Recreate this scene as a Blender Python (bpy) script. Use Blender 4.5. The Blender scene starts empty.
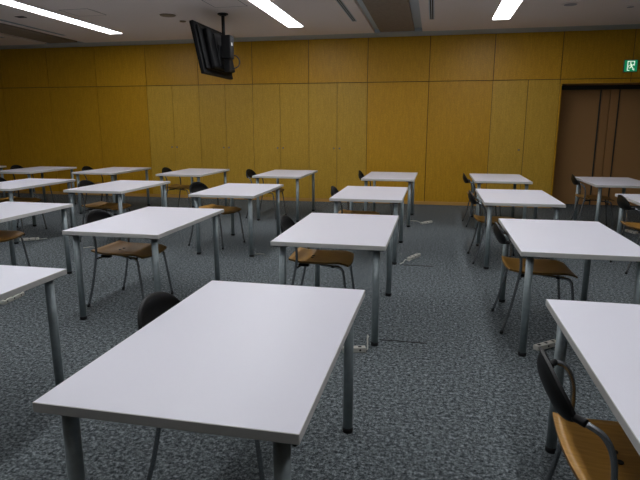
import bpy, bmesh, math, random
from mathutils import Vector, Matrix
random.seed(4)
scn = bpy.context.scene
C = scn.collection
PI = math.pi
H = 3.017           # ceiling height
WY = 10.347         # face of the back wall

# ------------------------------------------------------------------ materials
def lin(c):
    return tuple(((v/255)/12.92 if v/255 <= .04045 else ((v/255+.055)/1.055)**2.4) for v in c) + (1,)

def mat(name, rgb, rough=.5, metal=0.0, spec=.5):
    m = bpy.data.materials.new(name); m.use_nodes = True
    b = m.node_tree.nodes['Principled BSDF']
    b.inputs['Base Color'].default_value = lin(rgb)
    b.inputs['Roughness'].default_value = rough
    b.inputs['Metallic'].default_value = metal
    b.inputs['Specular IOR Level'].default_value = spec
    return m

def noisy(name, rgb1, rgb2, scale, rough=.5, stretch=(1,1,1), detail=3, metal=0, lo=.35, hi=.65, bump=0, spec=.5):
    m = mat(name, rgb1, rough, metal, spec)
    nt = m.node_tree; N = nt.nodes; L = nt.links
    b = N['Principled BSDF']
    tc = N.new('ShaderNodeTexCoord'); mp = N.new('ShaderNodeMapping')
    mp.inputs['Scale'].default_value = stretch
    nz = N.new('ShaderNodeTexNoise'); nz.inputs['Scale'].default_value = scale; nz.inputs['Detail'].default_value = detail
    cr = N.new('ShaderNodeValToRGB')
    cr.color_ramp.elements[0].position = lo; cr.color_ramp.elements[1].position = hi
    cr.color_ramp.elements[0].color = lin(rgb1); cr.color_ramp.elements[1].color = lin(rgb2)
    L.new(tc.outputs['Object'], mp.inputs['Vector']); L.new(mp.outputs['Vector'], nz.inputs['Vector'])
    L.new(nz.outputs['Fac'], cr.inputs['Fac']); L.new(cr.outputs['Color'], b.inputs['Base Color'])
    if bump:
        bp = N.new('ShaderNodeBump'); bp.inputs['Strength'].default_value = bump; bp.inputs['Distance'].default_value = .004
        L.new(nz.outputs['Fac'], bp.inputs['Height']); L.new(bp.outputs['Normal'], b.inputs['Normal'])
    return m

def panel_wood(name, a, b_, pitch=1.11, off=2.09, amount=.16):
    """stained maple veneer: fine vertical grain and a slightly different tone for every sheet"""
    m = noisy(name, a, b_, 9, .42, (5, 5, .7), 5, lo=.25, hi=.75, spec=.35)
    nt = m.node_tree; N = nt.nodes; L = nt.links
    bs = N['Principled BSDF']
    tc = [n for n in N if n.type == 'TEX_COORD'][0]; cr = [n for n in N if n.type == 'VALTORGB'][0]
    sx = N.new('ShaderNodeSeparateXYZ'); L.new(tc.outputs['Object'], sx.inputs[0])
    ad = N.new('ShaderNodeMath'); ad.operation = 'SUBTRACT'; ad.inputs[1].default_value = off; L.new(sx.outputs['X'], ad.inputs[0])
    dv = N.new('ShaderNodeMath'); dv.operation = 'DIVIDE'; dv.inputs[1].default_value = pitch; L.new(ad.outputs[0], dv.inputs[0])
    fl = N.new('ShaderNodeMath'); fl.operation = 'FLOOR'; L.new(dv.outputs[0], fl.inputs[0])
    gz = N.new('ShaderNodeMath'); gz.operation = 'GREATER_THAN'; gz.inputs[1].default_value = 2.235; L.new(sx.outputs['Z'], gz.inputs[0])
    cb = N.new('ShaderNodeCombineXYZ'); L.new(fl.outputs[0], cb.inputs[0]); L.new(gz.outputs[0], cb.inputs[1])
    wn = N.new('ShaderNodeTexWhiteNoise'); wn.noise_dimensions = '3D'; L.new(cb.outputs[0], wn.inputs['Vector'])
    mr = N.new('ShaderNodeMapRange'); mr.inputs['To Min'].default_value = 1-amount; mr.inputs['To Max'].default_value = 1.0
    L.new(wn.outputs['Value'], mr.inputs['Value'])
    # mottled figure of the veneer
    n2 = N.new('ShaderNodeTexNoise'); n2.inputs['Scale'].default_value = 60; n2.inputs['Detail'].default_value = 2
    L.new(tc.outputs['Object'], n2.inputs['Vector'])
    m2 = N.new('ShaderNodeMapRange'); m2.inputs['From Min'].default_value = .3; m2.inputs['From Max'].default_value = .7
    m2.inputs['To Min'].default_value = .86; m2.inputs['To Max'].default_value = 1.08
    L.new(n2.outputs['Fac'], m2.inputs['Value'])
    mm = N.new('ShaderNodeMath'); mm.operation = 'MULTIPLY'; L.new(mr.outputs[0], mm.inputs[0]); L.new(m2.outputs[0], mm.inputs[1])
    vs = N.new('ShaderNodeVectorMath'); vs.operation = 'SCALE'
    L.new(cr.outputs['Color'], vs.inputs[0]); L.new(mm.outputs[0], vs.inputs['Scale'])
    L.new(vs.outputs[0], bs.inputs['Base Color'])
    return m

def emit(name, rgb, strength):
    m = bpy.data.materials.new(name); m.use_nodes = True
    b = m.node_tree.nodes['Principled BSDF']
    b.inputs['Base Color'].default_value = lin(rgb)
    b.inputs['Emission Color'].default_value = lin(rgb)
    b.inputs['Emission Strength'].default_value = strength
    return m

M_WALL = panel_wood('maple_veneer_amber', (208,154,32), (224,170,42))
M_DOOR = panel_wood('maple_veneer_straw', (206,162,54), (220,176,66), amount=.08)
M_BACK = mat('panel_joint_brown', (60,38,16), .8)  # dark brown substrate seen in the open panel joints
M_PLAIN = noisy('plain_wall_paint', (120,104,78), (128,112,84), 20, .8)
M_CEIL = noisy('ceiling_board', (226,216,208), (232,222,214), 60, .9, detail=4)
M_TRIM = mat('ceiling_margin_blue_grey', (172,186,194), .6)
M_DROP = noisy('brown_grey_ceiling_panel', (128,116,104), (138,126,112), 25, .8)
M_SLOT = mat('diffuser_slot_black', (12,12,12), .7)
M_WHITE = mat('laminate_white', (238,236,245), .38, 0, .45)
M_EDGE = mat('table_edge_band', (212,210,206), .55)
M_STEEL = noisy('leg_grey_steel', (142,152,154), (152,162,164), 40, .38, metal=.3)
M_CHROME = mat('satin_chrome_tube', (146,150,154), .26, .75)
M_BLACK = mat('black_plastic', (9,9,10), .5, 0, .3)
M_BLACKM = mat('black_metal', (9,9,11), .5, 0, .3)
M_RUBBER = mat('black_rubber', (14,14,15), .7)
M_SEAT = noisy('beech_plywood', (158,112,42), (182,136,60), 14, .4, (.8,7,2), 5, lo=.3, hi=.7)
M_SEATEDGE = mat('plywood_edge', (120,88,42), .6)
M_DARKDOOR = noisy('dark_brown_fabric_door', (172,128,78), (190,144,90), 150, .7, lo=.3, hi=.7)
M_DARKPOST = mat('dark_brown_frame', (180,134,82), .6)
M_HEAD = mat('door_track_grey', (72,72,68), .5, .3)
M_BASE = mat('skirting_wood', (206,158,84), .5)
M_KNOB = mat('brushed_knob', (225,215,195), .25, .6)
M_IVORY = mat('ivory_plastic', (206,204,194), .5)
M_HOLE = mat('socket_hole_black', (20,18,16), .8)
M_SPK = mat('speaker_grille_beige', (150,134,112), .7)
M_SIGNBOX = mat('sign_housing', (120,120,116), .6)
M_SIGN = emit('exit_sign_green', (8,128,84), .55)
M_SIGNW = emit('exit_sign_white', (214,232,214), .6)
M_LAMP = emit('fluorescent_diffuser', (247,250,255), 9.0)
M_LAMPJ = mat('lamp_joint_grey', (150,150,156), .6)
M_TVB = mat('television_matt_black', (5,5,7), .6, 0, .2)
M_SCREEN = mat('screen_glass_black', (8,9,11), .12)
M_STICK = mat('paper_sticker', (225,225,225), .6)

def carpet():
    m = mat('carpet_blue_grey', (70,78,84), 1.0, 0, .1)
    nt = m.node_tree; N = nt.nodes; L = nt.links; b = N['Principled BSDF']
    tc = N.new('ShaderNodeTexCoord')
    n1 = N.new('ShaderNodeTexNoise'); n1.inputs['Scale'].default_value = 62; n1.inputs['Detail'].default_value = 5; n1.inputs['Roughness'].default_value = .95
    n2 = N.new('ShaderNodeTexNoise'); n2.inputs['Scale'].default_value = .8; n2.inputs['Detail'].default_value = 2
    L.new(tc.outputs['Object'], n1.inputs['Vector']); L.new(tc.outputs['Object'], n2.inputs['Vector'])
    n3 = N.new('ShaderNodeTexNoise'); n3.inputs['Scale'].default_value = 40; n3.inputs['Detail'].default_value = 2
    L.new(tc.outputs['Object'], n3.inputs['Vector'])
    mx = N.new('ShaderNodeMix'); mx.inputs[0].default_value = .2
    L.new(n1.outputs['Fac'], mx.inputs[2]); L.new(n3.outputs['Fac'], mx.inputs[3])
    cr = N.new('ShaderNodeValToRGB')
    e = cr.color_ramp.elements
    e[0].position = .40; e[0].color = lin((26,30,33)); e[1].position = .62; e[1].color = lin((170,178,180))
    k = e.new(.5); k.color = lin((90,96,98))
    L.new(mx.outputs[0], cr.inputs['Fac'])
    mr = N.new('ShaderNodeMapRange'); mr.inputs['To Min'].default_value = .86; mr.inputs['To Max'].default_value = 1.12
    L.new(n2.outputs['Fac'], mr.inputs['Value'])
    vs = N.new('ShaderNodeVectorMath'); vs.operation = 'SCALE'
    L.new(cr.outputs['Color'], vs.inputs[0]); L.new(mr.outputs[0], vs.inputs['Scale'])
    L.new(vs.outputs[0], b.inputs['Base Color'])
    bp = N.new('ShaderNodeBump'); bp.inputs['Strength'].default_value = .5; bp.inputs['Distance'].default_value = .004
    L.new(n1.outputs['Fac'], bp.inputs['Height']); L.new(bp.outputs['Normal'], b.inputs['Normal'])
    return m
M_CARPET = carpet()

# ------------------------------------------------------------------ mesh helpers
def box(bm, x0, x1, y0, y1, z0, z1, bevel=0, seg=2, mi=0):
    vs = [bm.verts.new((x, y, z)) for x in (x0, x1) for y in (y0, y1) for z in (z0, z1)]
    idx = [(0,1,3,2), (4,6,7,5), (0,4,5,1), (2,3,7,6), (0,2,6,4), (1,5,7,3)]
    fs = [bm.faces.new([vs[i] for i in f]) for f in idx]
    for f in fs: f.material_index = mi
    if bevel:
        es = list({e for f in fs for e in f.edges})
        r = bmesh.ops.bevel(bm, geom=es, offset=bevel, segments=seg, affect='EDGES', profile=.5)
        for f in r['faces']: f.material_index = mi
    return vs

def smooth_path(pts, n=6):
    P = [Vector(p) for p in pts]
    if len(P) < 3: return P
    out = []
    for i in range(len(P)-1):
        p0 = P[max(i-1,0)]; p1 = P[i]; p2 = P[i+1]; p3 = P[min(i+2, len(P)-1)]
        for k in range(n):
            t = k/n
            out.append(.5*((2*p1)+(p2-p0)*t+(2*p0-5*p1+4*p2-p3)*t*t+(3*p1-p0-3*p2+p3)*t**3))
    out.append(P[-1]); return out

def tube(bm, pts, r, n=10, smooth=6, r2=None):
    P = smooth_path(pts, smooth) if smooth else [Vector(p) for p in pts]
    rings = []; up = None
    for i, p in enumerate(P):
        t = (P[min(i+1, len(P)-1)]-P[max(i-1, 0)]).normalized()
        if up is None: up = Vector((0,0,1)) if abs(t.z) < .9 else Vector((1,0,0))
        a = (up - t*up.dot(t)).normalized(); up = a; b = t.cross(a)
        rr = r if r2 is None else r+(r2-r)*i/(len(P)-1)
        rings.append([bm.verts.new(p+rr*(math.cos(2*PI*k/n)*a+math.sin(2*PI*k/n)*b)) for k in range(n)])
    for A, B in zip(rings, rings[1:]):
        for k in range(n):
            f = bm.faces.new((A[k], A[(k+1)%n], B[(k+1)%n], B[k])); f.smooth = True
    bm.faces.new(list(reversed(rings[0]))); bm.faces.new(rings[-1])

def cyl(bm, c, r, z0, z1, n=20, r1=None):
    r1 = r if r1 is None else r1
    A = [bm.verts.new((c[0]+r*math.cos(2*PI*k/n), c[1]+r*math.sin(2*PI*k/n), z0)) for k in range(n)]
    B = [bm.verts.new((c[0]+r1*math.cos(2*PI*k/n), c[1]+r1*math.sin(2*PI*k/n), z1)) for k in range(n)]
    for k in range(n):
        f = bm.faces.new((A[k], A[(k+1)%n], B[(k+1)%n], B[k])); f.smooth = True
    bm.faces.new(list(reversed(A))); bm.faces.new(B)

def obj(name, bm, mats, parent=None):
    bmesh.ops.recalc_face_normals(bm, faces=bm.faces)
    me = bpy.data.meshes.new(name); bm.to_mesh(me); bm.free()
    for m in (mats if isinstance(mats, (list, tuple)) else [mats]): me.materials.append(m)
    o = bpy.data.objects.new(name, me); C.objects.link(o)
    if parent: o.parent = parent
    return o

def struct(name, bm, mats, parent=None):
    o = obj(name, bm, mats, parent)
    if parent is None: o['kind'] = 'structure'
    return o

def thing(name, label, cat, loc=(0,0,0), rz=0, group=None):
    o = bpy.data.objects.new(name, None); C.objects.link(o)
    o.empty_display_size = .1
    o.location = loc; o.rotation_euler = (0,0,rz); o['label'] = label; o['category'] = cat
    if group: o['group'] = group
    return o

def dup(root, label, loc, rz):
    r = root.copy(); C.objects.link(r); r.location = loc; r.rotation_euler = (0,0,rz); r['label'] = label
    for ch in list(root.children):
        c = ch.copy(); C.objects.link(c); c.parent = r
        for g in ch.children:
            d = g.copy(); C.objects.link(d); d.parent = c
    return r

BM = bmesh.new
XL, XR, YF = -11.5, 6.6, -3.2

# ------------------------------------------------------------------ room shell
b = BM(); box(b, XL-.1, XR+.1, YF-.1, 11.05, -.12, 0); struct('floor', b, M_CARPET)
b = BM(); box(b, XL-.1, XL, YF-.1, WY+.1, 0, 3.2); struct('wall_left', b, M_PLAIN)
b = BM(); box(b, XR, XR+.1, YF-.1, 11.05, 0, 3.2); struct('wall_right', b, M_PLAIN)
b = BM(); box(b, XL, XR, YF-.1, YF, 0, 3.2); struct('wall_front', b, M_PLAIN)

# back wall: dark substrate with separate veneer sheets 1.11 m wide, head joint at 2.235 m
seams = [2.09-1.11*k for k in range(0, 13)]           # 2.09, .98, ...
G = .0055
DX0, DX1 = 2.12, 4.9                                   # opening with the dark doors
DH = 2.16
b = BM()
box(b, XL, DX0-.012, WY+.016, WY+.2, 0, 3.2, mi=1)
box(b, DX0-.012, DX1, WY+.016, WY+.2, DH+.02, 3.2, mi=1)
box(b, DX1, XR, WY+.016, WY+.2, 0, 3.2, mi=1)
sx = sorted(seams + [3.2, 4.31, 5.42])
closet = [s for s in sx if -5.8 < s < -1.2]            # cupboard doors run from the seam at -5.68 to -1.24
ups = [XL] + [s for s in sx if s > XL] + [XR]
for a, c in zip(ups, ups[1:]):
    box(b, a+G, c-G, WY, WY+.018, 2.235+G, H+.02)
for a, c in zip(ups, ups[1:]):
    if -5.75 < a < -1.3: continue                      # cupboard doors here
    if abs(a-.98) < .02:                               # single door, then a narrow fixed sheet
        box(b, 1.57+G, 2.09-G, WY, WY+.018, .06, 2.235-G, mi=2); continue
    if a > 2.0 and a < 4.8:
        box(b, max(a, 2.09)+G, c-G, WY, WY+.018, DH, 2.235-G); continue
    box(b, a+G, c-G, WY, WY+.018, .06, 2.235-G)
struct('wall_back', b, [M_WALL, M_BACK, M_DOOR])
# reveal: the light edge of the sheet beside the opening, sides and top of the recess
b = BM()
box(b, 2.09, 2.12, WY-.004, 10.93, 0, DH); struct('trim_1', b, M_WALL)
b = BM(); box(b, 2.12, DX1, WY+.02, 10.93, DH-.0, DH+.018); box(b, DX1, DX1+.03, WY+.02, 10.93, 0, DH); struct('trim_2', b, M_DARKPOST)
b = BM(); box(b, 2.12, DX1, 10.86, 10.93, DH-.07, DH-.001); struct('trim_3', b, M_HEAD)
b = BM(); box(b, 2.0, 5.1, 10.97, 11.05, 0, 2.4); struct('wall_recess', b, M_DARKPOST)
# skirting
b = BM(); box(b, XL, 2.088, WY-.012, WY+.016, 0, .058, .003); struct('baseboard_back', b, M_BASE)

# doors of the wall cupboards and the single service door
dn = 0
def veneer_door(x0, x1, kx):
    global dn
    dn += 1
    b = BM(); box(b, x0+.003, x1-.003, WY-.001, WY+.016, .062, 2.235-G, .001, 1)
    d = struct('door_%d' % dn, b, M_DOOR)
    b = BM()
    # round knob on a short neck, axis along y
    segs = [(.0,.009), (.012,.009), (.014,.016), (.024,.017), (.03,.010)]
    n = 14; rings = []
    for dy, r in segs:
        rings.append([b.verts.new((kx+r*math.cos(2*PI*k/n), WY-.001-dy, 1.03+r*math.sin(2*PI*k/n))) for k in range(n)])
    for A, B in zip(rings, rings[1:]):
        for k in range(n): b.faces.new((A[k], A[(k+1)%n], B[(k+1)%n], B[k])).smooth = True
    b.faces.new(rings[0]); b.faces.new(rings[-1])
    k = obj('door_knob', b, M_KNOB, d)
for a in (-5.68, -4.57, -3.46, -2.35):
    m = a+.51 if a < -5 else a+.55
    m = a+.545
    veneer_door(a, m, m-.055); veneer_door(m, a+1.11, m+.055)
veneer_door(.98, 1.57, 1.49)
# dark doors in the recess
for x0, x1, inner in ((2.13, 3.055, 1), (3.063, 3.99, -1)):
    dn += 1
    b = BM(); box(b, x0, x1, 10.90, 10.94, .008, DH-.075, .002, 1)
    d = struct('door_%d' % dn, b, M_DARKDOOR)
    b = BM()
    if inner == 1: box(b, x1-.135, x1-.002, 10.868, 10.899, .01, DH-.075, .006)
    else: box(b, x0+.002, x0+.135, 10.868, 10.899, .01, DH-.075, .006)
    obj('door_stile', b, M_DARKPOST, d)
    b = BM(); gx = x1-.165 if inner == 1 else x0+.137
    box(b, gx, gx+.02, 10.880, 10.899, .01, DH-.075); obj('door_gap_shade', b, M_HEAD, d)  # dark strip painting in the shade of the gap beside the stile
dn += 1
b = BM(); box(b, 4.0, 4.89, 10.90, 10.94, .008, DH-.075, .002, 1); struct('door_%d' % dn, b, M_DARKDOOR)

# ceiling with light troughs and two raised bays
rows = (-5.49, -2.265, .91)
LW = .125
YE = 9.06
CE = 9.88
bays = ((-7.5, -6.66), (-1.075, -.265), (5.33, 6.1))
lamps = [(c-LW, c+LW) for c in (-8.7,)+rows+(4.11,)]
cuts = sorted([(a, c, 'bay') for a, c in bays]+[(a, c, 'lamp') for a, c in lamps])
b = BM(); x = XL
for a, c, kind in cuts:
    box(b, x, a, YF, CE, H, H+.1)
    if kind == 'lamp': box(b, a, c, YE+.004, CE, H, H+.1)
    x = c
box(b, x, XR, YF, CE, H, H+.1)
box(b, XL, XR, YF, WY, H+.13, H+.2)
struct('ceiling', b, M_CEIL)
b = BM(); box(b, XL, XR, CE+.002, WY-.002, H-.002, H+.1); struct('trim_4', b, M_TRIM)
n = 5
for a, c in bays:
    b = BM(); box(b, a+.001, c-.001, YF, CE, H+.055, H+.1); struct('trim_%d' % n, b, M_TRIM); n += 1
    b = BM(); box(b, a+.10, c-.13, YF+.01, CE-.04, H+.004, H+.054, .004); struct('trim_%d' % n, b, M_DROP); n += 1

# fluorescent units 1.25 m long in rows
def lamp_unit(label, xc, y0, y1, group='ceiling light strips'):
    t = thing('ceiling_light', label, 'ceiling light', (xc, y0, H), 0, group)
    Ln = y1-y0-.004
    b = BM(); box(b, -LW+.002, LW-.002, 0, Ln, .02, .1, 0); obj('housing', b, M_LAMPJ, t)
    b = BM(); box(b, -LW+.006, LW-.006, .003, Ln-.003, .002, .019); obj('diffuser', b, M_LAMP, t)
    return t
rn = {-5.49:'left row', -2.265:'row right of the television', .91:'right row'}
for xc in rows:
    y = YE
    names = ['unit nearest the back wall', 'second unit from the back wall', 'third unit from the back wall', 'fourth unit from the back wall', 'fifth unit from the back wall', 'sixth unit from the back wall','seventh unit from the back wall','eighth unit from the back wall','ninth unit']
    k = 0
    while y-1.25 > YF and k < (3 if xc == -5.49 else 2):
        lamp_unit('white ceiling light strip, %s, %s' % (rn[xc], names[k]), xc, y-1.25, y); y -= 1.25; k += 1
    lamp_unit('long run of white ceiling strip continuing the %s towards the camera' % rn[xc].split(',')[0], xc, .3, y)
SIDE_LAMPS = True
for xc, nm in ((-8.7, 'far left'), (4.11, 'far right')):
    t = thing('ceiling_light', 'unlit fluorescent ceiling strip, %s row near the side wall' % nm, 'ceiling light', (xc, YF, H), 0, 'ceiling light strips')
    b = BM(); box(b, -LW+.002, LW-.002, 0, YE-YF, .02, .1, 0); obj('housing', b, M_LAMPJ, t)
    b = BM(); box(b, -LW+.006, LW-.006, .003, YE-YF-.003, .002, .019); obj('diffuser', b, M_IVORY, t)

# linear air slots beside the bays
def slot(label, xc, y0, y1):
    t = thing('air_diffuser', label, 'air vent', (xc, y0, H), 0, 'linear air slots in the ceiling')
    b = BM(); L_ = y1-y0
    box(b, -.036, -.022, 0, L_, -.004, -.0005); box(b, .022, .036, 0, L_, -.004, -.0005)
    box(b, -.005, .005, 0, L_, -.004, -.0005); obj('frame', b, M_TRIM, t)
    b = BM(); box(b, -.0215, -.0055, 0, L_, -.003, -.0005); box(b, .0055, .0215, 0, L_, -.003, -.0005); obj('slot', b, M_SLOT, t)
slot('black double air slot in ceiling left of the central sunken bay', -1.262, 6.3, 8.74)
slot('black double air slot in ceiling right of the central sunken bay', -.104, 6.3, 8.82)
slot('black double air slot in ceiling right of the brown bay at far left', -6.48, 6.3, 9.02)
slot('black double air slot in ceiling left of the brown bay at far left', -7.72, 6.3, 9.02)

def ceiling_disc(name, label, cat, x, y, r, m):
    t = thing(name, label, cat, (x, y, H))
    b = BM(); cyl(b, (0,0), r*.93, -.012, -.0005, 28, r); obj('rim', b, M_SPK if m is M_SPK else M_CEIL, t)
    b = BM(); cyl(b, (0,0), r*.7, -.016, -.0125, 28); obj('grille', b, m, t)
ceiling_disc('ceiling_speaker', 'round beige ceiling speaker left of the hanging television', 'speaker', -3.84, 7.73, .115, M_SPK)
ceiling_disc('smoke_detector', 'small round ceiling detector close beside the television top', 'detector', -3.83, 8.2, .05, M_SPK)
ceiling_disc('ceiling_speaker', 'round pale ceiling speaker right of the right light strip', 'speaker', 1.68, 8.1, .115, M_LAMPJ)
ceiling_disc('smoke_detector', 'small dark ceiling detector near the top right corner above the exit sign', 'detector', 2.5, 8.42, .06, M_LAMPJ)
b = BM(); box(b, -6.08, -5.95, 7.37, 7.47, H-.006, H-.0005, .001, 1)
o = obj('ceiling_sensor', b, M_SLOT); o['label'] = 'small black rectangular ceiling sensor left of the left light strip'; o['category'] = 'sensor'
def hatch(label, x0, y0, s):
    t = thing('ceiling_hatch', label, 'access hatch', (x0, y0, H))
    b = BM()
    for q in ((0,s,0,.006), (0,s,s-.006,s), (0,.006,.006,s-.006), (s-.006,s,.006,s-.006)): box(b, q[0], q[1], q[2], q[3], -.002, -.0005)
    obj('joint', b, M_SLOT, t)
    b = BM(); box(b, .007, s-.007, .007, s-.007, -.0015, -.0005); obj('panel', b, M_CEIL, t)
hatch('square ceiling access panel above the television pole', -2.97, 6.93, .46)
hatch('square ceiling access panel right of the left light strip', -5.15, 7.1, .45)

# ------------------------------------------------------------------ exit sign
t = thing('exit_sign', 'small green exit sign with white running figure above the dark doors', 'exit sign', (3.165, WY-.002, 2.43))
b = BM(); box(b, -.105, .105, -.034, 0, -.098, .098, .004); obj('housing', b, M_SIGNBOX, t)
b = BM(); box(b, -.097, .097, -.037, -.0345, -.09, .09, 0); face = obj('face', b, M_SIGN, t)
b = BM()
def lim(x0, z0, x1, z1, w):
    d = Vector((x1-x0, 0, z1-z0)).normalized(); nrm = Vector((-d.z, 0, d.x))*w/2
    P = [Vector((x0,0,z0))+nrm, Vector((x0,0,z0))-nrm, Vector((x1,0,z1))-nrm, Vector((x1,0,z1))+nrm]
    A = [b.verts.new((p.x, -.0375, p.z)) for p in P]; B = [b.verts.new((p.x, -.0395, p.z)) for p in P]
    b.faces.new(A); b.faces.new(B)
    for k in range(4): b.faces.new((A[k], A[(k+1)%4], B[(k+1)%4], B[k]))
# open door frame behind the runner
lim(-.05,-.075,-.05,.075,.014); lim(-.05,.07,.055,.07,.014); lim(.05,.07,.05,.0,.014); lim(.05,-.045,.05,-.075,.014); lim(-.05,-.072,-.015,-.072,.012)
# runner: trunk, arms, legs
lim(.0,.025,.012,-.015,.026); lim(.0,.02,-.032,.004,.01); lim(-.032,.004,-.036,-.018,.01); lim(.004,.018,.034,.008,.01); lim(.034,.008,.04,.028,.01)
lim(.012,-.012,-.012,-.036,.014); lim(-.012,-.036,-.034,-.03,.012); lim(.012,-.012,.034,-.036,.014); lim(.034,-.036,.03,-.066,.012)
obj('running_figure', b, M_SIGNW, face)
b = BM()
n_ = 12
A = [b.verts.new((-.006+.013*math.cos(2*PI*k/n_), -.0375, .044+.013*math.sin(2*PI*k/n_))) for k in range(n_)]
B = [b.verts.new((v.co.x, -.0395, v.co.z)) for v in A]
b.faces.new(A); b.faces.new(B)
for k in range(n_): b.faces.new((A[k], A[(k+1)%n_], B[(k+1)%n_], B[k]))
obj('figure_head', b, M_SIGNW, face)

# ------------------------------------------------------------------ television on its ceiling pole
px, py = -3.02, 7.79
t = thing('ceiling_mount', 'black ceiling pole and bracket holding the television', 'tv mount', (px, py, H))
b = BM(); cyl(b, (0,0), .075, -.016, -.001, 24); cyl(b, (0,0), .05, -.03, -.0165, 24); obj('ceiling_plate', b, M_BLACKM, t)
b = BM(); cyl(b, (0,0), .024, -.42, -.031, 16); obj('pole', b, M_BLACKM, t)
b = BM(); box(b, -.012, .125, -.075, .075, -.62, -.30, .01); hb = obj('bracket_box', b, M_BLACKM, t)
b = BM(); box(b, .1255, .127, -.035, .01, -.44, -.40); obj('sticker', b, M_STICK, hb)
b = BM(); box(b, -.035, -.013, -.14, .14, -.60, -.44, .004); obj('arm', b, M_BLACKM, t)
b = BM(); box(b, .0, .09, -.03, .05, -.80, -.62, .006); obj('junction_box', b, M_BLACKM, t)
# television: faces -x (towards the seats), leaning forward
ang = math.atan2(.14, .675)
tv = thing('television', 'black flat television hanging from the ceiling, seen from behind and tilted down', 'television', (-3.205, 7.83, 2.505))
tv.rotation_euler = (0, -ang, 0)
hw, hh = .555, .352
b = BM(); box(b, -.035, .02, -hw, hw, -hh, hh, .008); obj('cabinet', b, M_TVB, tv)
b = BM(); box(b, -.0375, -.0355, -hw+.04, hw-.04, -hh+.06, hh-.035, 0); obj('screen', b, M_SCREEN, tv)
b = BM(); box(b, .0205, .05, -hw+.06, hw-.06, -hh+.06, hh-.05, .012); rc = obj('rear_cover', b, M_TVB, tv)
b = BM()
box(b, .0505, .054, -.42, .42, .265, .285)
obj('vent', b, M_BLACKM, rc)
b = BM(); box(b, .0505, .12, -.36, .45, -.28, .26, .02); obj('rear_housing', b, M_TVB, tv)
for yy in (-.19, .15):
    b = BM(); box(b, .1205, .145, yy, yy+.045, -.24, .2, .004); obj('mounting_rail', b, M_BLACKM, tv)
b = BM(); box(b, .1205, .15, .02, .14, -.25, -.2, .006); obj('connector_panel', b, M_BLACKM, tv)
b = BM(); tube(b, [(.15,.08,-.22), (.19,.12,-.27), (.26,.22,-.24), (.28,.26,-.15), (.24,.24,-.08), (.16,.18,-.05)], .009, 8)
obj('cable', b, M_BLACK, tv)

# ------------------------------------------------------------------ tables
TW, TD, TH = .765, 1.246, .70
INS = .065
def make_table():
    t = thing('table', '', 'table', (0,0,0), 0, 'white tables in rows')
    b = BM(); box(b, -TW/2, TW/2, -TD/2, TD/2, TH-.03, TH, .0025, 2, mi=1)
    for f in b.faces:
        if f.calc_center_median().z > TH-.001 and f.calc_area() > .5: f.material_index = 0
        if f.calc_center_median().z < TH-.029 and f.calc_area() > .5: f.material_index = 0
    obj('tabletop', b, [M_WHITE, M_EDGE], t)
    for sx_ in (-1, 1):
        for sy in (-1, 1):
            x, y = sx_*(TW/2-INS), sy*(TD/2-INS)
            b = BM(); cyl(b, (x, y), .0235, .026, TH-.043, 20)
            lg = obj('leg', b, M_STEEL, t)
            b = BM(); cyl(b, (x, y), .0245, .001, .022, 20, .0265); cyl(b, (x, y), .024, .0225, .0258, 20); obj('foot_cap', b, M_RUBBER, lg)
            b = BM(); box(b, x-.05, x+.05, y-.05, y+.05, TH-.0375, TH-.0305, .002, 1); cyl(b, (x, y), .03, TH-.0425, TH-.038, 20); obj('corner_plate', b, M_BLACKM, lg)
    return t

tables = [
 ('large white table filling the foreground, nearest the camera', -.673, 1.811, -.009),
 ('white table cut off by the left edge, left of the large foreground table', -2.283, 1.866, 0),
 ('white table cut off at the bottom right corner, beside the nearest plywood chair', .899, 1.834, .001),
 ('white table directly behind the large foreground table', -.651, 4.011, -.003),
 ('white table behind and left of the foreground table, wooden seat showing beneath', -2.252, 4.06, -.003),
 ('white table cropped by the left edge, second row from the camera', -3.84, 4.091, 0),
 ('white table on the right in the second row, dark backrest at its left edge', .934, 4.031, -.002),
 ('white table third from the camera in the centre column', -.676, 6.246, -.003),
 ('white table third from the camera in the column left of centre', -2.287, 6.262, .003),
 ('white table third from camera, second column left of centre, under the amber panels', -3.937, 6.35, .004),
 ('white table in the third row partly cropped by the left edge', -5.40, 6.322, 0),
 ('white table third from the camera in the first column right of centre', .905, 6.241, -.001),
 ('white table in the third row cropped by the right edge', 2.417, 6.05, 0),
 ('white table in the centre column, last row by the wooden wall', -.626, 8.496, -.008),
 ('white table of the last row left of the centre column, before the cupboard doors', -2.324, 8.595, -.003),
 ('white table of the last row below the hanging television', -3.919, 8.567, -.004),
 ('third white table from the left in the last row', -5.455, 8.61, .006),
 ('second white table from the left in the last row', -6.90, 8.47, .004),
 ('tiny far corner of a white table at the extreme left of the last row', -8.42, 8.47, 0),
 ('white table in the last row just left of the dark brown doors', .967, 8.481, -.001),
 ('white table of the last row standing before the dark brown doors', 2.473, 8.231, -.003),
]
T0 = make_table()
for i, (lb, x, y, a) in enumerate(tables):
    if i == 0: T0['label'] = lb; T0.location = (x, y, 0); T0.rotation_euler = (0,0,a)
    else: dup(T0, lb, (x, y, 0), a)

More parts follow.
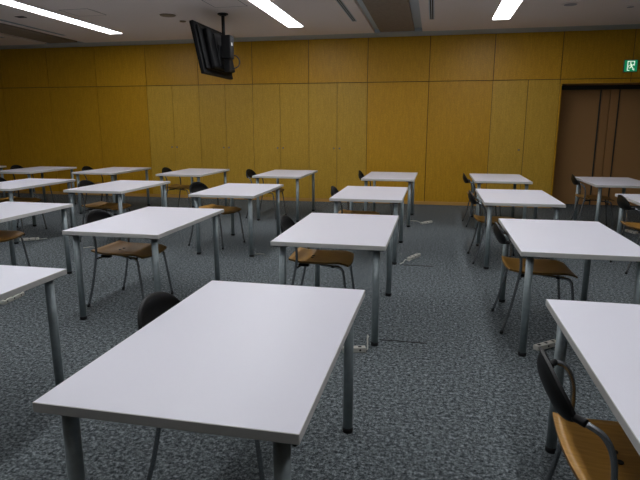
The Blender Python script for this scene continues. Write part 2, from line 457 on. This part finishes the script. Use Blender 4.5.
# ------------------------------------------------------------------ chair (faces +x)
def make_chair():
    t = thing('chair', '', 'chair', (0,0,0), 0, 'plywood and black chairs')
    # seat: moulded plywood sheet
    def sz(s, v):
        z = .448 + .010*v*v
        if s < -.55: z += .014*((-.55-s)/.45)**1.6
        if s > .55: z -= .030*((s-.55)/.45)**2
        z -= .008*math.cos(s*PI/2)
        return z
    nx = ny = 16
    b = BM(); top = {}; bot = {}
    for i in range(nx+1):
        for j in range(ny+1):
            s = -1+2*i/nx; v = -1+2*j/ny
            # square -> rounded square
            k = .10
            X = s*math.sqrt(1-k*v*v*.9)/1.0; Y = v*math.sqrt(1-k*s*s*1.0)
            xx = .006+.238*X; yy = .210*Y
            z = sz(X, Y)
            top[i,j] = b.verts.new((xx, yy, z)); bot[i,j] = b.verts.new((xx*.995, yy*.99, z-.013))
    for i in range(nx):
        for j in range(ny):
            f = b.faces.new((top[i,j], top[i+1,j], top[i+1,j+1], top[i,j+1])); f.smooth = True
            f = b.faces.new((bot[i,j], bot[i,j+1], bot[i+1,j+1], bot[i+1,j])); f.smooth = True
    ring = [(i,0) for i in range(nx)]+[(nx,j) for j in range(ny)]+[(i,ny) for i in range(nx,0,-1)]+[(0,j) for j in range(ny,0,-1)]
    for k in range(len(ring)):
        p, q = ring[k], ring[(k+1)%len(ring)]
        f = b.faces.new((top[p], top[q], bot[q], bot[p])); f.material_index = 1
    seat = obj('seat', b, [M_SEAT, M_SEATEDGE], t)
    b = BM()
    for (cx, cy) in ((-.07,-.028), (-.07,.028)):
        b = BM(); cyl(b, (cx, cy), .012, .4405, .4445, 14); obj('screw_cap', b, M_BLACK, seat)
    # backrest: crescent shell, tall in the middle, pointed to the tube ends
    b = BM(); n = 26; m_ = 8; F = {}; Bk = {}
    for i in range(n+1):
        u = -1+2*i/n
        y = .178*math.sin(u*1.35)/math.sin(1.35)
        x = -.288+.046*abs(u)**2.4
        zt = .765-.108*abs(u)**2.0; zb = .622+.021*abs(u)**2.0
        if abs(u) > .8: w = (abs(u)-.8)/.2; zt -= .004*w; zb += .002*w
        for j in range(m_+1):
            v = j/m_
            z = zb+(zt-zb)*v
            bulge = .022*math.sin(v*PI)*(1-abs(u)**2)
            xx = x - bulge - .022*(v-.5)*(1-.6*abs(u)) + (.012 if v > .93 else 0)*-1*(1-abs(u))
            th = .010
            F[i,j] = b.verts.new((xx+th/2, y*(1-.01), z)); Bk[i,j] = b.verts.new((xx-th/2, y*1.03, z))
    for i in range(n):
        for j in range(m_):
            for D in (F, Bk): b.faces.new((D[i,j], D[i+1,j], D[i+1,j+1], D[i,j+1])).smooth = True
        b.faces.new((F[i,0], F[i+1,0], Bk[i+1,0], Bk[i,0])); b.faces.new((F[i,m_], F[i+1,m_], Bk[i+1,m_], Bk[i,m_]))
    for j in range(m_):
        b.faces.new((F[0,j], F[0,j+1], Bk[0,j+1], Bk[0,j])); b.faces.new((F[n,j], F[n,j+1], Bk[n,j+1], Bk[n,j]))
    back = obj('backrest', b, M_BLACK, t)
    for s in (-1, 1):
        b = BM(); tube(b, [(-.250, .170*s, .652), (-.241, .186*s, .654), (-.228, .202*s, .653)], .0120, 12, 4); obj('tube_socket', b, M_BLACK, back)
    # tubular frame
    for s in (-1, 1):
        b = BM()
        tube(b, [(-.250, .246*s, .018), (-.206, .238*s, .17), (-.168, .231*s, .36), (-.152, .229*s, .46), (-.153, .228*s, .54), (-.165, .226*s, .595), (-.190, .221*s, .635), (-.227, .204*s, .653)], .0095, 10, 5)
        lg = obj('leg', b, M_CHROME, t)
        b = BM(); tube(b, [(-.2545, .2468*s, .001), (-.249, .2458*s, .022)], .012, 10, 0); obj('foot_cap', b, M_RUBBER, lg)
        b = BM()
        tube(b, [(.245, .222*s, .018), (.222, .212*s, .20), (.200, .203*s, .36), (.188, .196*s, .395), (.165, .182*s, .408), (.12, .16*s, .410), (.02, .13*s, .413)], .0095, 10, 5)
        lg = obj('leg', b, M_CHROME, t)
        b = BM(); tube(b, [(.2475, .223*s, .001), (.2445, .2218*s, .022)], .012, 10, 0); obj('foot_cap', b, M_RUBBER, lg)
    b = BM()
    tube(b, [(-.150, -.222, .405), (-.13, -.15, .412), (-.12, 0, .414), (-.13, .15, .412), (-.150, .222, .405)], .008, 8, 4)
    tube(b, [(.03, -.13, .4125), (.03, .13, .4125)], .008, 8, 0)
    tube(b, [(-.115, -.09, .414), (.02, -.125, .414)], .007, 8, 0); tube(b, [(-.115, .09, .414), (.02, .125, .414)], .007, 8, 0)
    obj('seat_frame', b, M_CHROME, t)
    for s in (-1, 1):
        b = BM(); box(b, -.15, -.07, .16*s-.02, .16*s+.02, .405, .426, .004); obj('bracket', b, M_BLACK, t)
        b = BM(); box(b, .10, .16, .15*s-.02, .15*s+.02, .400, .414, .004); obj('bracket', b, M_BLACK, t)
    return t

chairs = [
 ('chair at the large foreground table, only its black backrest top showing', -.818, 1.975, .0),
 ('chair pushed under the table directly behind the foreground table', -.825, 4.07, .03),
 ('chair at the third table of the centre column', -.83, 6.22, 0),
 ('chair at the last centre table by the wooden wall', -.82, 8.52, 0),
 ('chair with wooden seat under the table behind and left of the foreground table', -2.45, 4.01, -.03),
 ('slightly turned chair at the third table left of centre', -2.60, 6.27, -.27),
 ('chair at the last-row table left of the centre column', -2.62, 8.42, -.1),
 ('chair at the left edge, only seat front and a leg in view', -4.07, 4.27, .1),
 ('chair at the third-row table second column left of centre', -4.10, 6.25, -.05),
 ('chair at the last-row table below the hanging television', -4.13, 8.52, -.03),
 ('chair under the third-row table cropped by the left edge', -5.63, 6.48, 0),
 ('chair at the third last-row table from the left', -5.61, 8.5, 0),
 ('chair at the second last-row table from the left', -7.04, 8.52, 0),
 ('chair at the bottom right corner with full wooden seat and black screw caps', .668, 1.67, 0),
 ('chair at the right-hand table of the second row, tube frame fully in view', .775, 4.09, .02),
 ('chair at the third table of the first column right of centre', .71, 6.12, .05),
 ('chair at the last-row table just left of the dark doors', .76, 8.37, .05),
 ('chair at the table before the dark brown doors', 2.29, 8.42, -.1),
 ('chair at the third-row table cropped by the right edge', 2.19, 6.0, 0),
]
C0 = make_chair()
for i, (lb, x, y, a) in enumerate(chairs):
    lb = lb.replace('chair', 'black-backed plywood chair', 1)
    if i == 0: C0['label'] = lb; C0.location = (x, y, 0); C0.rotation_euler = (0,0,a)
    else: dup(C0, lb, (x, y, 0), a)

# ------------------------------------------------------------------ power strips on the carpet
def power_strip(label, x, y, a, cord, n=2, L_=.15):
    t = thing('power_strip', label, 'power strip', (x, y, 0), a, 'white power strips on the carpet')
    b = BM(); box(b, -L_/2, L_/2, -.022, .022, .001, .034, .004); body = obj('body', b, M_IVORY, t)
    for k in range(n):
        cx = -L_/2+L_*(k+.5)/n
        b = BM(); box(b, cx-.011, cx+.011, -.011, .011, .0341, .0344)
        obj('socket', b, M_HOLE, body)
        b = BM(); cyl(b, (0,0), .007, 0, .001, 12)
        for v in b.verts: v.co = Vector((cx+v.co.x, -.0222-v.co.z, .018+v.co.y))
        obj('socket', b, M_HOLE, body)
    b = BM(); tube(b, [(L_/2+.001, 0, .015)]+[tuple(p) for p in cord], .0045, 8); obj('cord', b, M_IVORY, t)
def loc(pts, x, y, a):
    return [((p[0]-x)*math.cos(a)+(p[1]-y)*math.sin(a), -(p[0]-x)*math.sin(a)+(p[1]-y)*math.cos(a), p[2]) for p in pts]
power_strip('white power strip beside the leg of the table behind the foreground table', -.455, 3.315, .25, loc([(-.372,3.35,.01), (-.376,3.39,.03), (-.381,3.43,.055), (-.384,3.47,.06), (-.387,3.52,.025), (-.39,3.58,.006)], -.455, 3.315, .25))
power_strip('white power strip lying in the aisle right of the centre tables, nearer one', -.165, 6.0, 1.15, [(.10,.02,.006)], 3, .26)
power_strip('white power strip lying in the aisle by the last centre table', -.06, 8.27, .9, [(.10,.02,.006)], 3, .24)
power_strip('white power strip showing behind the nearest right chair, beside the corner table leg', .79, 3.64, .70, [(.12,.02,.006), (.2,.0,.006)], 3, .2)
power_strip('white power strip on the carpet near the left edge, beside the cropped second-row table', -3.455, 3.80, 1.65, [(.10,.02,.006), (.14,.12,.006), (.1,.3,.006)], 3, .26)
power_strip('white power strip beneath the cropped third-row table at far left', -5.07, 5.98, .5, [(.10,.02,.006), (.2,.05,.006)], 3, .22)
power_strip('white power strip near the chair at the right edge', 2.73, 8.10, -1.2, [(.10,.02,.006), (.14,.08,.006), (0,.12,.006), (-.12,.1,.006)], 2, .2)
def cable(label, pts):
    b = BM(); tube(b, pts, .0045, 8); o = obj('cable', b, M_IVORY)
    o['label'] = label; o['category'] = 'cable'; o['group'] = 'white cables on the carpet'
cable('white cable from the centre table leg to the nearer aisle power strip', [(-.30,5.70,.006), (-.27,5.76,.006), (-.25,5.84,.02), (-.215,5.84,.006), (-.20,5.87,.006)])
cable('white cable from the last centre table leg to the aisle power strip', [(-.36,8.43,.006), (-.27,8.45,.006), (-.2,8.43,.006), (-.15,8.30,.006), (-.12,8.20,.006)])
cable('white cable end behind the leg of the third table left of centre', [(-1.96,5.80,.006), (-1.92,5.84,.006), (-1.86,5.83,.006)])
cable('white cable end left of the chair under the second-row left table', [(-4.10,5.70,.006), (-4.04,5.76,.006), (-3.98,5.75,.006)])
# thin cuts in the carpet beside the tables (edges of the floor-outlet covers)
for k, (x0, x1, y) in enumerate(((-.31, .01, 3.55), (-.28, .05, 5.67))):
    b = BM(); box(b, x0, x1, y-.006, y+.006, -.001, .003); struct('trim_%d' % (n+20+k), b, M_SLOT)

# ------------------------------------------------------------------ world, camera
w = bpy.data.worlds.new('World'); scn.world = w; w.use_nodes = True
w.node_tree.nodes['Background'].inputs[0].default_value = (.02,.02,.022,1)
w.node_tree.nodes['Background'].inputs[1].default_value = .3
f, yaw, pitch, roll, hc = 543.246, -.203293, .207044, .000123, 1.4499
fwd = Vector((math.sin(yaw)*math.cos(pitch), math.cos(yaw)*math.cos(pitch), -math.sin(pitch)))
right = Vector((math.cos(yaw), -math.sin(yaw), 0)); up = right.cross(fwd)
cd = bpy.data.cameras.new('camera'); cam = bpy.data.objects.new('camera', cd); C.objects.link(cam)
cd.sensor_width = 36; cd.lens = f/640*36; cd.clip_start = .05; cd.clip_end = 60
cam.matrix_world = Matrix.Translation((0,0,hc)) @ Matrix((right, up, -fwd)).transposed().to_4x4()
scn.camera = cam
scn.view_settings.view_transform = 'Standard'
scn.view_settings.look = 'None'
scn.view_settings.gamma = 1
scn.view_settings.exposure = .42
scn.cycles.use_denoising = True
scn.cycles.max_bounces = 8
